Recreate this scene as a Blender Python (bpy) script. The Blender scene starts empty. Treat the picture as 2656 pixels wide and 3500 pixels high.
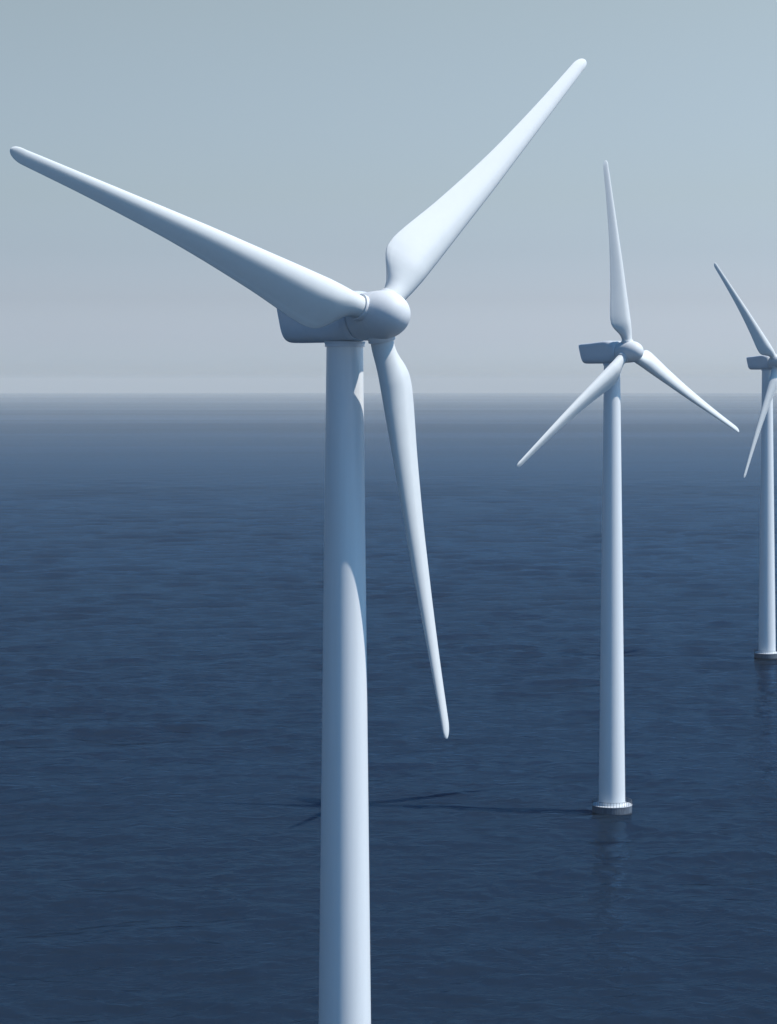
import bpy, bmesh, math, random
import numpy as np
from mathutils import Matrix, Vector

# ------------------------------------------------------------------ camera, sky, sun, exposure
C = bpy.context.scene
COL = C.collection
R = math.radians
CAM_H = 68.56
cam_data = bpy.data.cameras.new('camera')
cam = bpy.data.objects.new('camera', cam_data)
COL.objects.link(cam)
cam.location = (0, 0, CAM_H)
cam.rotation_euler = (R(90), 0, 0)
cam_data.sensor_width = 36
cam_data.sensor_fit = 'AUTO'
cam_data.lens = 81.37
cam_data.shift_y = -0.1285
cam_data.clip_start = 1
cam_data.clip_end = 200000
C.camera = cam

SUN_EL, SUN_BETA = 57.5, 10.0        # elevation; swing of the sun from due right towards the camera
SUN_STRENGTH = 4.5
SKY_STRENGTH = 0.075
world = bpy.data.worlds.new('World')
C.world = world
world.use_nodes = True
nt = world.node_tree
nt.nodes.clear()
sky = nt.nodes.new('ShaderNodeTexSky')
sky.sky_type = 'NISHITA'
sky.sun_disc = False
sky.sun_elevation = R(SUN_EL)
sky.sun_rotation = R(90 + SUN_BETA)
sky.altitude = 0
sky.air_density = 1.0
sky.dust_density = 1.2
sky.ozone_density = 3.0
# sky tint by elevation: a milky, bright band of sea air low down, unseen overhead part shaped darker and bluer to set the shadow fill, a little brighter towards the sun
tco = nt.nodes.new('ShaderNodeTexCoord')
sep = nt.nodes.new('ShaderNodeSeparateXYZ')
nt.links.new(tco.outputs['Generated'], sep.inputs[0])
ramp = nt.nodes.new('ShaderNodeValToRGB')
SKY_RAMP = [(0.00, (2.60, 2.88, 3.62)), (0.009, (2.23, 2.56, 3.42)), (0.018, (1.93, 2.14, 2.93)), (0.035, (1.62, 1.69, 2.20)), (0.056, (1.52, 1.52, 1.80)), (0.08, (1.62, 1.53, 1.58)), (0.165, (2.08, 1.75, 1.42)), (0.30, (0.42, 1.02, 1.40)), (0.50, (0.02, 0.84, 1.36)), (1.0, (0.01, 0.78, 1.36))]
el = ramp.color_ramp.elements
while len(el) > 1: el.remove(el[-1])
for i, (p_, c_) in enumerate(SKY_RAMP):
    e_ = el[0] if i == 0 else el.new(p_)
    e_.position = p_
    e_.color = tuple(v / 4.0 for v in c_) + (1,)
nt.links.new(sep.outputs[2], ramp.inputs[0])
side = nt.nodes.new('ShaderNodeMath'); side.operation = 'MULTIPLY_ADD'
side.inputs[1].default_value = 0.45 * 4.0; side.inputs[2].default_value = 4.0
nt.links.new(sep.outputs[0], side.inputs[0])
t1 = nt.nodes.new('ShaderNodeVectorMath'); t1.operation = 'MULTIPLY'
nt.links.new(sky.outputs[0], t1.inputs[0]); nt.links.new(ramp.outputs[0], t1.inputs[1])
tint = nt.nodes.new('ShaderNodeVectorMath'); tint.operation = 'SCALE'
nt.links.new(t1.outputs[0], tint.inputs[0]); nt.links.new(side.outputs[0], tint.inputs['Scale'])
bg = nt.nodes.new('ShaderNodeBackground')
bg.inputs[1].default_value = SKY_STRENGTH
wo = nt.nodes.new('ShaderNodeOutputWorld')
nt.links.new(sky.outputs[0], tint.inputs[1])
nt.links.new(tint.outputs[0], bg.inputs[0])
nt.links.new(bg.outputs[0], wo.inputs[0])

sun_data = bpy.data.lights.new('sun', 'SUN')
sun_data.energy = SUN_STRENGTH
sun_data.angle = R(0.5)
sun_data.color = (1.0, 0.95, 0.885)
sun = bpy.data.objects.new('sun', sun_data)
COL.objects.link(sun)
sdir = Vector((math.cos(R(SUN_EL)) * math.cos(R(SUN_BETA)), -math.cos(R(SUN_EL)) * math.sin(R(SUN_BETA)), math.sin(R(SUN_EL))))
sun.rotation_euler = sdir.to_track_quat('Z', 'Y').to_euler()
sun.location = (200, -50, 300)

C.view_settings.view_transform = 'Standard'
C.view_settings.look = 'None'
C.view_settings.gamma = 1
C.view_settings.exposure = 0
C.view_settings.use_curve_mapping = False
C.cycles.max_bounces = 8
C.cycles.volume_bounces = 1

# ------------------------------------------------------------------ materials
def new_mat(name):
    m = bpy.data.materials.new(name)
    m.use_nodes = True
    return m, m.node_tree, m.node_tree.nodes['Principled BSDF']

def paint(name, col, rough, spec=0.5, dirt=0.06, streak=True, coat=0.0):
    """Gel coat / tower paint: faint large mottling and faint rain streaks in the paint itself."""
    m, t, p = new_mat(name)
    tc = t.nodes.new('ShaderNodeTexCoord')
    mp = t.nodes.new('ShaderNodeMapping')
    mp.inputs['Scale'].default_value = (2.2, 2.2, 0.09) if streak else (0.8, 0.8, 0.8)
    n = t.nodes.new('ShaderNodeTexNoise')
    n.inputs['Scale'].default_value = 1.6
    n.inputs['Detail'].default_value = 6
    n.inputs['Roughness'].default_value = 0.65
    r = t.nodes.new('ShaderNodeValToRGB')
    r.color_ramp.elements[0].position = 0.30
    r.color_ramp.elements[0].color = tuple(c * (1 - dirt) for c in col) + (1,)
    r.color_ramp.elements[1].position = 0.62
    r.color_ramp.elements[1].color = tuple(col) + (1,)
    t.links.new(tc.outputs['Object'], mp.inputs[0])
    t.links.new(mp.outputs[0], n.inputs[0])
    t.links.new(n.outputs[0], r.inputs[0])
    t.links.new(r.outputs[0], p.inputs['Base Color'])
    rr = t.nodes.new('ShaderNodeMapRange')
    rr.inputs[3].default_value = rough - 0.04
    rr.inputs[4].default_value = rough + 0.08
    t.links.new(n.outputs[0], rr.inputs[0])
    t.links.new(rr.outputs[0], p.inputs['Roughness'])
    p.inputs['Specular IOR Level'].default_value = spec
    p.inputs['Coat Weight'].default_value = coat
    p.inputs['Coat Roughness'].default_value = 0.03
    return m

M_tower = paint('tower_paint', (0.87, 0.895, 0.90), 0.40, 0.4, 0.04, True, 0.35)
M_blade = paint('blade_gelcoat', (0.75, 0.765, 0.755), 0.5, 0.12, 0.03, False)
M_hub = paint('spinner_gloss', (0.77, 0.78, 0.785), 0.45, 0.12, 0.03, False)
M_nac = paint('nacelle_gloss', (0.74, 0.78, 0.82), 0.32, 0.5, 0.04, False, 0.25)
M_deck = paint('deck_paint', (0.60, 0.63, 0.66), 0.6, 0.3, 0.12, False)
M_rail = paint('rail_steel', (0.04, 0.05, 0.07), 0.5, 0.5, 0.2, False)

def concrete():
    m, t, p = new_mat('foundation_concrete')
    tc = t.nodes.new('ShaderNodeTexCoord')
    mp = t.nodes.new('ShaderNodeMapping'); mp.inputs['Scale'].default_value = (3.5, 3.5, 0.35)
    n = t.nodes.new('ShaderNodeTexNoise'); n.inputs['Scale'].default_value = 1.7; n.inputs['Detail'].default_value = 8; n.inputs['Roughness'].default_value = 0.7
    r = t.nodes.new('ShaderNodeValToRGB')
    r.color_ramp.elements[0].position = 0.33; r.color_ramp.elements[0].color = (0.05, 0.07, 0.10, 1)
    r.color_ramp.elements[1].position = 0.68; r.color_ramp.elements[1].color = (0.17, 0.205, 0.25, 1)
    t.links.new(tc.outputs['Object'], mp.inputs[0]); t.links.new(mp.outputs[0], n.inputs[0])
    t.links.new(n.outputs[0], r.inputs[0])
    # wet, weedy tide band with an uneven edge just above the water
    sx = t.nodes.new('ShaderNodeSeparateXYZ'); t.links.new(tc.outputs['Object'], sx.inputs[0])
    ad = t.nodes.new('ShaderNodeMath'); ad.operation = 'MULTIPLY_ADD'
    ad.inputs[1].default_value = -0.25
    t.links.new(n.outputs[0], ad.inputs[0]); t.links.new(sx.outputs[2], ad.inputs[2])
    mr = t.nodes.new('ShaderNodeMapRange'); mr.inputs[1].default_value = -0.02; mr.inputs[2].default_value = 0.18
    t.links.new(ad.outputs[0], mr.inputs[0])
    mx = t.nodes.new('ShaderNodeMixRGB'); mx.inputs[1].default_value = (0.02, 0.03, 0.045, 1)
    t.links.new(mr.outputs[0], mx.inputs[0]); t.links.new(r.outputs[0], mx.inputs[2])
    t.links.new(mx.outputs[0], p.inputs['Base Color'])
    p.inputs['Roughness'].default_value = 0.8
    b = t.nodes.new('ShaderNodeBump'); b.inputs['Strength'].default_value = 0.3; b.inputs['Distance'].default_value = 0.03
    t.links.new(n.outputs[0], b.inputs['Height']); t.links.new(b.outputs[0], p.inputs['Normal'])
    return m
M_conc = concrete()

SEA_BODY = (0.0140, 0.0255, 0.042, 1)
SEA_GLOSS = (0.100, 0.225, 0.40, 1)
def water():
    m = bpy.data.materials.new('sea_water'); m.use_nodes = True
    t = m.node_tree; t.nodes.clear()
    N = t.nodes.new; L = t.links.new
    geo = N('ShaderNodeNewGeometry')
    def noise(scale, sx, sy, rot, detail, rough, dist=0.0):
        mp = N('ShaderNodeMapping'); mp.inputs['Scale'].default_value = (sx, sy, 1); mp.inputs['Rotation'].default_value = (0, 0, R(rot))
        L(geo.outputs['Position'], mp.inputs[0])
        n = N('ShaderNodeTexNoise'); n.inputs['Scale'].default_value = scale; n.inputs['Detail'].default_value = detail
        n.inputs['Roughness'].default_value = rough; n.inputs['Distortion'].default_value = dist
        L(mp.outputs[0], n.inputs[0]); return n.outputs[0]
    def math_(op, a, b):
        k = N('ShaderNodeMath'); k.operation = op
        for i, v in enumerate((a, b)):
            if isinstance(v, (int, float)): k.inputs[i].default_value = v
            else: L(v, k.inputs[i])
        return k.outputs[0]
    def ridge(v):            # sharp crests
        return math_('SUBTRACT', 1.0, math_('ABSOLUTE', math_('MULTIPLY', math_('SUBTRACT', v, 0.5), 2.0), 0))
    h1 = ridge(noise(0.20, 0.70, 1.0, 14, 4, 0.55, 0.5))     # ~5 m chop
    h2 = ridge(noise(0.50, 0.70, 1.0, -16, 4, 0.6, 0.5))   # ~2 m chop
    h3 = noise(1.6, 0.6, 1.0, 8, 5, 0.6)                     # ripples
    gust = N('ShaderNodeMapRange'); gust.inputs[1].default_value = 0.35; gust.inputs[2].default_value = 0.65
    gust.inputs[3].default_value = 0.35; gust.inputs[4].default_value = 1.35
    L(noise(0.022, 0.35, 1.0, 10, 4, 0.6, 0.5), gust.inputs[0])
    small = math_('ADD', math_('MULTIPLY', h2, 0.08), math_('MULTIPLY', h3, 0.025))
    h = math_('ADD', math_('MULTIPLY', h1, 0.20), math_('MULTIPLY', small, gust.outputs[0]))
    bump = N('ShaderNodeBump'); bump.inputs['Strength'].default_value = 1.0; bump.inputs['Distance'].default_value = 1.0
    L(h, bump.inputs['Height'])
    fr = N('ShaderNodeFresnel'); fr.inputs[0].default_value = 1.20
    L(bump.outputs[0], fr.inputs['Normal'])
    # wind patches: large faint areas of rougher and smoother water
    wp = noise(0.006, 0.25, 1.0, 5, 4, 0.55)
    mr = N('ShaderNodeMapRange'); mr.inputs[3].default_value = 0.01; mr.inputs[4].default_value = 0.045
    L(wp, mr.inputs[0])
    dif = N('ShaderNodeBsdfDiffuse'); dif.inputs[0].default_value = SEA_BODY
    gl = N('ShaderNodeBsdfGlossy'); gl.inputs[0].default_value = SEA_GLOSS
    # the reflection loses its blue cast towards the most grazing view, where water turns into a plain mirror
    fg = N('ShaderNodeFresnel'); fg.inputs[0].default_value = 1.33
    L(geo.outputs['True Normal'], fg.inputs['Normal'])
    pw = math_('POWER', fg.outputs[0], 11.5)
    gm = N('ShaderNodeMixRGB'); gm.inputs[1].default_value = SEA_GLOSS; gm.inputs[2].default_value = (0.86, 0.90, 0.95, 1)
    L(pw, gm.inputs[0]); L(gm.outputs[0], gl.inputs[0])
    L(mr.outputs[0], gl.inputs[1]); L(bump.outputs[0], gl.inputs['Normal'])
    mix = N('ShaderNodeMixShader')
    lane = N('ShaderNodeMapRange'); lane.inputs[1].default_value = 0.36; lane.inputs[2].default_value = 0.64
    lane.inputs[3].default_value = 0.84; lane.inputs[4].default_value = 1.14
    L(noise(0.0016, 0.12, 1.0, 3, 7, 0.68, 0.4), lane.inputs[0])        # long wind lanes
    L(math_('MULTIPLY', fr.outputs[0], lane.outputs[0]), mix.inputs[0]); L(dif.outputs[0], mix.inputs[1]); L(gl.outputs[0], mix.inputs[2])
    out = N('ShaderNodeOutputMaterial'); L(mix.outputs[0], out.inputs[0])
    return m
M_sea = water()

# ------------------------------------------------------------------ helpers
def mesh_obj(name, verts, faces, mat, parent=None, smooth=True, sharp=None):
    me = bpy.data.meshes.new(name)
    me.from_pydata([tuple(v) for v in verts], [], faces)
    me.materials.append(mat)
    if smooth:
        me.polygons.foreach_set('use_smooth', [True] * len(me.polygons))
    me.update()
    if sharp is not None:
        me.set_sharp_from_angle(angle=R(sharp))
    o = bpy.data.objects.new(name, me)
    COL.objects.link(o)
    if parent: o.parent = parent
    return o

def loft(rings, cap0=True, cap1=True):
    n = len(rings[0]); V = [p for r in rings for p in r]; F = []
    for i in range(len(rings) - 1):
        for j in range(n):
            k = (j + 1) % n
            F.append((i * n + j, i * n + k, (i + 1) * n + k, (i + 1) * n + j))
    if cap0: F.append(tuple(reversed(range(n))))
    if cap1: F.append(tuple((len(rings) - 1) * n + j for j in range(n)))
    return V, F

def lathe(profile, n=96, axis='Z'):
    rings = []
    for r, z in profile:
        r = max(r, 1e-4)
        rings.append([(r * math.cos(2 * math.pi * j / n), r * math.sin(2 * math.pi * j / n), z) for j in range(n)])
    V, F = loft(rings)
    return V, F

def interp(x, xs, ys):
    """monotone cubic (Fritsch-Carlson) through a table"""
    xs = np.array(xs, float); ys = np.array(ys, float)
    h = np.diff(xs); d = np.diff(ys) / h
    m = np.zeros(len(xs)); m[0], m[-1] = d[0], d[-1]
    for i in range(1, len(xs) - 1):
        if d[i - 1] * d[i] > 0:
            w1 = 2 * h[i] + h[i - 1]; w2 = h[i] + 2 * h[i - 1]
            m[i] = (w1 + w2) / (w1 / d[i - 1] + w2 / d[i])
    i = int(np.clip(np.searchsorted(xs, x) - 1, 0, len(xs) - 2))
    t = (x - xs[i]) / h[i]
    return float((2*t**3-3*t**2+1)*ys[i] + (t**3-2*t**2+t)*h[i]*m[i] + (-2*t**3+3*t**2)*ys[i+1] + (t**3-t**2)*h[i]*m[i+1])

# ------------------------------------------------------------------ the sea: one sheet following the Earth's curve out past the horizon
EARTH_R = 4.75e6
def build_sea():
    rng = np.random.default_rng(11)
    rad = [60.0]
    while rad[-1] < 42000:
        D = rad[-1]
        if D < 235: ds = 2.5
        else: ds = min(0.62 * D * D / (2315 * CAM_H), 0.03 * D)
        rad.append(D + ds)
    rad = np.array([0.0, 20, 40] + rad)
    fine = np.linspace(-13.0, 13.0, 760)
    coarse = np.linspace(13.0, 347.0, 130)[1:-1]
    ang = np.radians(np.concatenate([fine, coarse]))
    nr, na = len(rad) - 1, len(ang)
    RR, AA = np.meshgrid(rad[1:], ang, indexing='ij')
    X = RR * np.sin(AA); Y = RR * np.cos(AA)
    spacing = np.gradient(rad)[1:][:, None] * np.ones((1, na))
    spacing[:, len(fine) - 1:] = np.maximum(spacing[:, len(fine) - 1:], RR[:, len(fine) - 1:] * 0.045)
    Z = np.zeros_like(X); DX = np.zeros_like(X); DY = np.zeros_like(X)
    lam = np.exp(np.linspace(np.log(2.4), np.log(36), 84)) * rng.uniform(0.93, 1.07, 84)
    for L_ in lam:
        th = np.radians(90 + 12 + rng.normal(0, 46 if L_ > 12 else 55))
        k = 2 * np.pi / L_
        slope = 0.0112 * min(1, (20 / L_) ** 0.7)
        a = slope / k
        ph = rng.uniform(0, 2 * np.pi)
        w = np.clip((L_ / spacing - 2.2) / 2.5, 0, 1)
        w = w * w * (3 - 2 * w)
        arg = k * (X * np.cos(th) + Y * np.sin(th)) + ph
        Z += w * a * np.sin(arg)
        DX += w * a * np.cos(arg) * np.cos(th) * 0.9
        DY += w * a * np.cos(arg) * np.sin(th) * 0.9
    # groups of higher and lower waves
    env = 1 + 0.35 * np.sin(X / 31 + 1.3 * np.sin(Y / 67)) * np.sin(Y / 43 + 0.8 * np.sin(X / 51))
    Z *= env; DX *= env; DY *= env
    Z -= RR ** 2 / (2 * EARTH_R)
    V = np.stack([X + DX, Y + DY, Z], -1).reshape(-1, 3)
    V = np.vstack([V, [[0, 0, 0]]]).astype(np.float32)
    i = np.arange(nr - 1)[:, None]; j = np.arange(na)[None, :]; jn = (j + 1) % na
    F = np.stack([i * na + j, i * na + jn, (i + 1) * na + jn, (i + 1) * na + j], -1).reshape(-1, 4)[:, ::-1]
    c = nr * na
    T = np.stack([np.full(na, c), np.arange(na), (np.arange(na) + 1) % na], -1)[:, ::-1]
    me = bpy.data.meshes.new('sea')
    me.vertices.add(len(V)); me.vertices.foreach_set('co', V.ravel())
    loops = np.concatenate([F.ravel(), T.ravel()]).astype(np.int32)
    me.loops.add(len(loops)); me.loops.foreach_set('vertex_index', loops)
    me.polygons.add(len(F) + len(T))
    st = np.concatenate([np.arange(len(F)) * 4, len(F) * 4 + np.arange(len(T)) * 3]).astype(np.int32)
    me.polygons.foreach_set('loop_start', st)
    me.update(calc_edges=True)
    me.polygons.foreach_set('use_smooth', [True] * len(me.polygons))
    me.materials.append(M_sea)
    me.validate()
    if me.polygons[0].normal.z < 0: me.flip_normals()
    o = bpy.data.objects.new('sea', me); COL.objects.link(o)
    o['kind'] = 'structure'
    return o
build_sea()

# ------------------------------------------------------------------ the wind turbine
TOP_Z, HUB_Z, HUB_F = 70.93, 73.05, 3.50      # tower top, hub height, rotor overhang in front of the tower axis
TILT, CONE = R(3.0), R(-1.8)
# local frame of a turbine: nose points to -Y, +X is to the right of the rotor seen from the front

def build_tower(parent):
    prof = [(2.10, 1.30), (2.10, 1.42)]
    for k in range(1, 40):
        z = 1.42 + (TOP_Z - 1.42) * k / 39
        prof.append((2.10 + (1.29 - 2.10) * (z - 1.42) / (TOP_Z - 1.42), z))
    V, F = lathe(prof, 128)
    t = mesh_obj('tower', V, F, M_tower, parent, sharp=40)
    V, F = lathe([(1.30, TOP_Z - 0.01), (1.40, TOP_Z - 0.008), (1.40, TOP_Z + 0.16), (1.405, TOP_Z + 0.20), (1.42, TOP_Z + 0.24),
                  (1.43, TOP_Z + 0.275), (1.45, TOP_Z + 0.31), (1.45, TOP_Z + 0.36)], 96)
    mesh_obj('yaw_collar', V, F, M_nac, t, sharp=50)

def build_foundation(parent):
    V, F = lathe([(3.14, -4.0), (3.16, -3.9), (3.16, 1.24), (3.12, 1.28), (3.05, 1.28)], 128)
    f = mesh_obj('foundation', V, F, M_conc, parent, sharp=40)
    V, F = lathe([(3.0, 1.284), (3.19, 1.286), (3.20, 1.30), (3.20, 1.33), (3.185, 1.34), (1.5, 1.342)], 128)
    mesh_obj('deck', V, F, M_deck, f, sharp=40)
    # guard rail
    rr = 3.12
    def torus(z, rt):
        V, F = [], []; n, m = 128, 8
        for i in range(n):
            a = 2 * math.pi * i / n
            for j in range(m):
                b = 2 * math.pi * j / m
                V.append(((rr + rt * math.cos(b)) * math.cos(a), (rr + rt * math.cos(b)) * math.sin(a), z + rt * math.sin(b)))
        for i in range(n):
            for j in range(m):
                F.append((i*m+j, ((i+1) % n)*m+j, ((i+1) % n)*m+(j+1) % m, i*m+(j+1) % m))
        return V, F
    V, F = torus(2.05, 0.028)
    g = mesh_obj('guard_rail', V, F, M_rail, parent)
    V, F = lathe([(0.05, 0.0), (0.05, 0.03), (0.024, 0.035), (0.024, 0.70)], 8)
    first = None
    for k in range(42):
        a = 2 * math.pi * (k + 0.5) / 42
        if first is None:
            p = first = mesh_obj('post', V, F, M_rail, g)
        else:
            p = first.copy(); COL.objects.link(p); p.parent = g
        p.location = (rr * math.cos(a), rr * math.sin(a), 1.342)

def build_nacelle(parent):
    # stations along the axis (distance behind the rotor centre), half width, top, bottom (relative to hub), squareness
    S = [ (1.60, 1.50, 1.50, -1.50, 2.2), (1.62, 1.66, 1.66, -1.66, 2.2), (1.70, 1.72, 1.72, -1.70, 2.25), (2.05, 1.74, 1.76, -1.73, 2.5), (2.06, 1.725, 1.745, -1.715, 2.5), (2.09, 1.725, 1.745, -1.715, 2.5), (2.10, 1.74, 1.765, -1.73, 2.55),
          (2.8, 1.70, 1.80, -1.78, 3.4), (3.5, 1.64, 1.82, -1.80, 5.0), (4.3, 1.60, 1.77, -1.81, 6.5), (5.5, 1.56, 1.66, -1.81, 7),
          (7.0, 1.52, 1.50, -1.81, 7), (8.4, 1.49, 1.37, -1.81, 7)]
    N = 112
    rings = []
    def ring(d, w, top, bot, e, slant=0.0):
        zc = (top + bot) / 2; hz = (top - bot) / 2
        pts = []
        for j in range(N):
            a = 2 * math.pi * j / N
            c, s = math.cos(a), math.sin(a)
            eb = (e * 0.62 if d > 4.5 else max(e * 0.8, 4.4)) if (s < 0 and e > 3.3) else e       # bottom corners are rounder than the top ones
            eb = max(eb, 2.2)
            x = w * math.copysign(abs(c) ** (2 / eb), c)
            z = zc + hz * math.copysign(abs(s) ** (2 / eb), s)
            f = (z - bot) / (top - bot)
            # roof and tail lean: the tail is farther back at the top
            y = d + slant * (f ** 1.0)
            pts.append((x, y - HUB_F, z + HUB_Z))
        return pts
    for s in S: rings.append(ring(*s, slant=0.0 if s[0] < 6 else (s[0] - 6) / 2.4 * 0.85))
    # rounded tail
    w, top, bot = 1.49, 1.37, -1.81
    rings.append(ring(8.44, 1.475, 1.355, -1.795, 7, 0.87))   # seam groove
    rings.append(ring(8.47, 1.475, 1.355, -1.795, 7, 0.87))
    for k in range(0, 9):
        a = k / 8 * math.pi / 2
        ins = 0.16 * (1 - math.cos(a)) ; ad = 0.22 * math.sin(a)
        insb = 0.26 * (1 - math.cos(a))
        rings.append(ring(8.48 + ad, w - ins, top - ins * 0.8, bot + insb, 7 - 1.5 * k / 8, 0.90))
    V, F = loft(rings)
    mesh_obj('nacelle', V, F, M_nac, parent, sharp=38)

def axis_mat():
    # rotor axis frame at the hub: local +Z = nose direction (tilted up), origin at hub centre
    nose = Vector((0, -math.cos(TILT), math.sin(TILT)))
    right = Vector((1, 0, 0))
    up = nose.cross(right) * -1
    if up.z < 0: up = -up
    m = Matrix((right, up, nose)).transposed().to_4x4()
    m.translation = Vector((0, -HUB_F, HUB_Z))
    return m, right, up, nose

def build_spinner(parent):
    prof = [(0.3, -1.58), (1.50, -1.58), (1.60, -1.56), (1.645, -1.48)]
    for z in (-1.2, -0.9, -0.5, -0.1, 0.2): prof.append((1.645 + 0.055 * (1 - ((z - 0.1) / 1.6) ** 2), z))
    prof += [(1.702, 0.36), (1.688, 0.37), (1.688, 0.392), (1.700, 0.402)]
    n = 28
    for k in range(1, n + 1):
        a = k / n * math.pi / 2
        prof.append((1.70 * math.cos(a) ** 0.94 if k < n else 0.001, 0.41 + 2.28 * math.sin(a)))
    V, F = lathe(prof, 128)
    o = mesh_obj('hub_spinner', V, F, M_hub, parent, sharp=35)
    m, *_ = axis_mat()
    o.matrix_local = m

# blade tables: distance along the blade, leading and trailing edge offsets from the pitch axis, thickness, pitch
BR = [1.60, 2.10, 2.60, 3.20, 3.80, 4.30, 4.80, 5.50, 6.50, 8.0, 10.0, 12.6, 15.2, 18.0, 21.0, 25.2, 28.6, 30.4]
BL = [0.80, 0.81, 0.85, 0.90, 0.94, 0.96, 0.98, 0.98, 0.98, 0.97, 0.95, 0.93, 0.90, 0.84, 0.77, 0.66, 0.57, 0.51]
BT = [0.80, 0.83, 1.02, 1.52, 2.10, 2.45, 2.62, 2.66, 2.56, 2.32, 1.98, 1.62, 1.30, 1.02, 0.80, 0.56, 0.43, 0.36]
BH = [1.60, 1.60, 1.58, 1.52, 1.44, 1.38, 1.32, 1.26, 1.18, 1.07, 0.94, 0.80, 0.68, 0.56, 0.45, 0.31, 0.21, 0.15]
BP = [12,   12,   12.5,   13,   13, 13,   13,   13,   13,   13, 13,   13, 13,   12, 13,   14.5, 16,   16]
def build_blade_mesh():
    """Blade along local +Z, nose side +Y... chord along X: trailing edge towards +X."""
    N = 72
    rs = list(np.linspace(1.60, 6.5, 40)) + list(np.linspace(6.5, 29.4, 62)[1:])
    tip0 = 29.4; tipL = 1.0
    for k in range(1, 13):
        rs.append(tip0 + tipL * math.sin(k / 12 * math.pi / 2))
    rings = []
    for r in rs:
        le, te, th, pi_ = (interp(r, BR, T) for T in (BL, BT, BH, BP))
        if r > tip0:
            q = (r - tip0) / tipL
            s = math.sqrt(max(1 - q ** 2.4, 0))
            mid = (te - le) / 2 - 0.10 * q
            hw = (te + le) / 2 * max(s, 0.02)
            le, te = hw - mid, hw + mid
            th *= max(s, 0.02)
        c = le + te
        blend = min(max((r - 1.9) / 3.1, 0), 1); blend = blend * blend * (3 - 2 * blend)
        pts = []
        for j in range(N):
            a = 2 * math.pi * j / N
            # circle section
            xc, yc = -math.cos(a), math.sin(a)
            # airfoil section: u 0 (leading) .. 1 (trailing)
            u = (1 - math.cos(a)) / 2
            yt = (0.2969 * math.sqrt(u) - 0.1260 * u - 0.3516 * u * u + 0.2843 * u ** 3 - 0.1015 * u ** 4) / 0.1 * 0.5
            sgn = 1 if a < math.pi else -1
            if sgn > 0:      # nose side: full, with an almost straight run down to the trailing edge
                pk = 0.34
                yf = math.sqrt(max(1 - ((pk - u) / pk) ** 2, 0)) if u < pk else 1 - ((u - pk) / (1 - pk)) ** 1.4
                ya = 0.76 * yf
            else:
                ya = -yt * 0.55
            ya += 0.012 * (1 if sgn > 0 else -1) * (u > 0.9)
            x0 = (-le + c * (0.5 + 0.5 * xc)); y0 = yc * th / 2
            x1 = -le + c * u; y1 = ya * th
            x = x0 * (1 - blend) + x1 * blend; y = y0 * (1 - blend) + y1 * blend
            p = R(pi_) * (1.0)
            # trailing edge turns back, away from the nose (+Y is the nose side)
            X = x * math.cos(p) + y * math.sin(p)
            Y = -x * math.sin(p) + y * math.cos(p)
            pts.append((X, Y, r))
        rings.append(pts)
    return loft(rings)

def build_rotor(parent):
    V, F = build_blade_mesh()
    cv, cf = lathe([(0.86, 1.05), (0.93, 1.25), (0.93, 1.52), (0.945, 1.535), (0.945, 1.80), (0.93, 1.82), (0.86, 1.825), (0.855, 1.80), (0.79, 1.795)], 72)
    blades = []
    for k in range(3):
        if k == 0:
            b = mesh_obj('blade', V, F, M_blade, parent, sharp=50)
            c = mesh_obj('root_collar', cv, cf, M_hub, b, sharp=40)
        else:
            b = blades[0][0].copy(); COL.objects.link(b); b.parent = parent
            c = blades[0][1].copy(); COL.objects.link(c); c.parent = b
        blades.append((b, c))
    return [b for b, c in blades]

def pose_blades(blades, phi_deg):
    m, right, up, nose = axis_mat()
    hub = Vector((0, -HUB_F, HUB_Z))
    for k, b in enumerate(blades):
        a = R(phi_deg + 120 * k)
        d = (right * math.cos(a) + up * math.sin(a)) * math.cos(CONE) + nose * math.sin(CONE)
        trail = (right * -math.sin(a) + up * math.cos(a))       # trailing edge lies counter-clockwise seen from the front
        n = d.cross(trail) * 1.0
        if n.dot(nose) < 0: n = -n
        # columns: X = trailing, Y = nose side, Z = along blade
        M = Matrix((trail, n, d)).transposed().to_4x4()
        M.translation = hub
        b.matrix_local = M

def children(o): return [c for c in bpy.data.objects if c.parent == o]
def copy_tree(o, parent=None):
    c = o.copy(); COL.objects.link(c); c.parent = parent
    for ch in children(o): copy_tree(ch, c)
    return c

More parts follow.
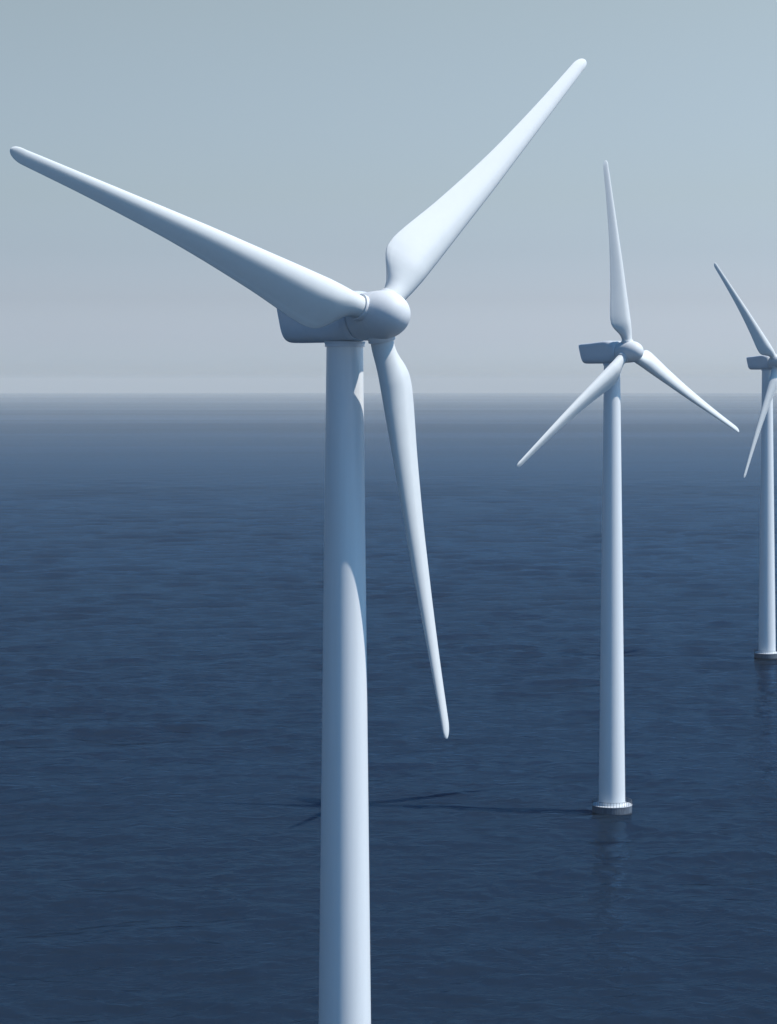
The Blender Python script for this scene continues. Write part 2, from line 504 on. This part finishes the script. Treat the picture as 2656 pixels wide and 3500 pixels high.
GROUP = 'white offshore wind turbines standing in a row in the sea'
root = bpy.data.objects.new('wind_turbine', None); COL.objects.link(root)
build_foundation(root); build_tower(root); build_nacelle(root); build_spinner(root); build_rotor(root)

F_PX, CX = 5000.0, 839.5
specs = [  # tower axis in the plan (x, y), yaw of the nose to the right, rotor azimuth, label
    ((745 - CX) / 30.74, F_PX / 30.74, 41.6, 41.6,
     'large nearest white wind turbine, tower running past the bottom edge, blades wide across the sky'),
    ((1322.3 - CX) / 13.619, F_PX / 13.619, 42.1, 95.2,
     'middle white wind turbine, one blade pointing straight up, round railed base in the water'),
    ((1657.5 - CX) / 8.744, F_PX / 8.744, 34.1, 128.1,
     'smallest and farthest white wind turbine, rotor and base cut off by the right edge'),
]
turbines = [root, copy_tree(root), copy_tree(root)]
for o, (x, y, yaw, phi, label) in zip(turbines, specs):
    o.location = (x, y, 0)
    o.rotation_euler = (0, 0, R(yaw))
    o['label'] = label; o['category'] = 'wind turbine'; o['group'] = GROUP
    bl = sorted([c for c in children(o) if c.name.startswith('blade')], key=lambda c: c.name)
    pose_blades(bl, phi)

# ------------------------------------------------------------------ sea air
def haze():
    x, y0, y1, z0, z1 = 60000, -60000, 60000, -420, 112
    V = [(-x, y0, z0), (x, y0, z0), (x, y1, z0), (-x, y1, z0), (-x, y0, z1), (x, y0, z1), (x, y1, z1), (-x, y1, z1)]
    F = [(0, 3, 2, 1), (4, 5, 6, 7), (0, 1, 5, 4), (1, 2, 6, 5), (2, 3, 7, 6), (3, 0, 4, 7)]
    m = bpy.data.materials.new('sea_air'); m.use_nodes = True
    t = m.node_tree; t.nodes.clear()
    v = t.nodes.new('ShaderNodeVolumePrincipled')
    v.inputs['Color'].default_value = (1.0, 0.98, 0.92, 1)
    v.inputs['Density'].default_value = 0.00005
    v.inputs['Anisotropy'].default_value = 0.0
    out = t.nodes.new('ShaderNodeOutputMaterial'); t.links.new(v.outputs[0], out.inputs['Volume'])
    o = mesh_obj('haze', V, F, m, smooth=False)
    o['kind'] = 'stuff'
    return o
haze()
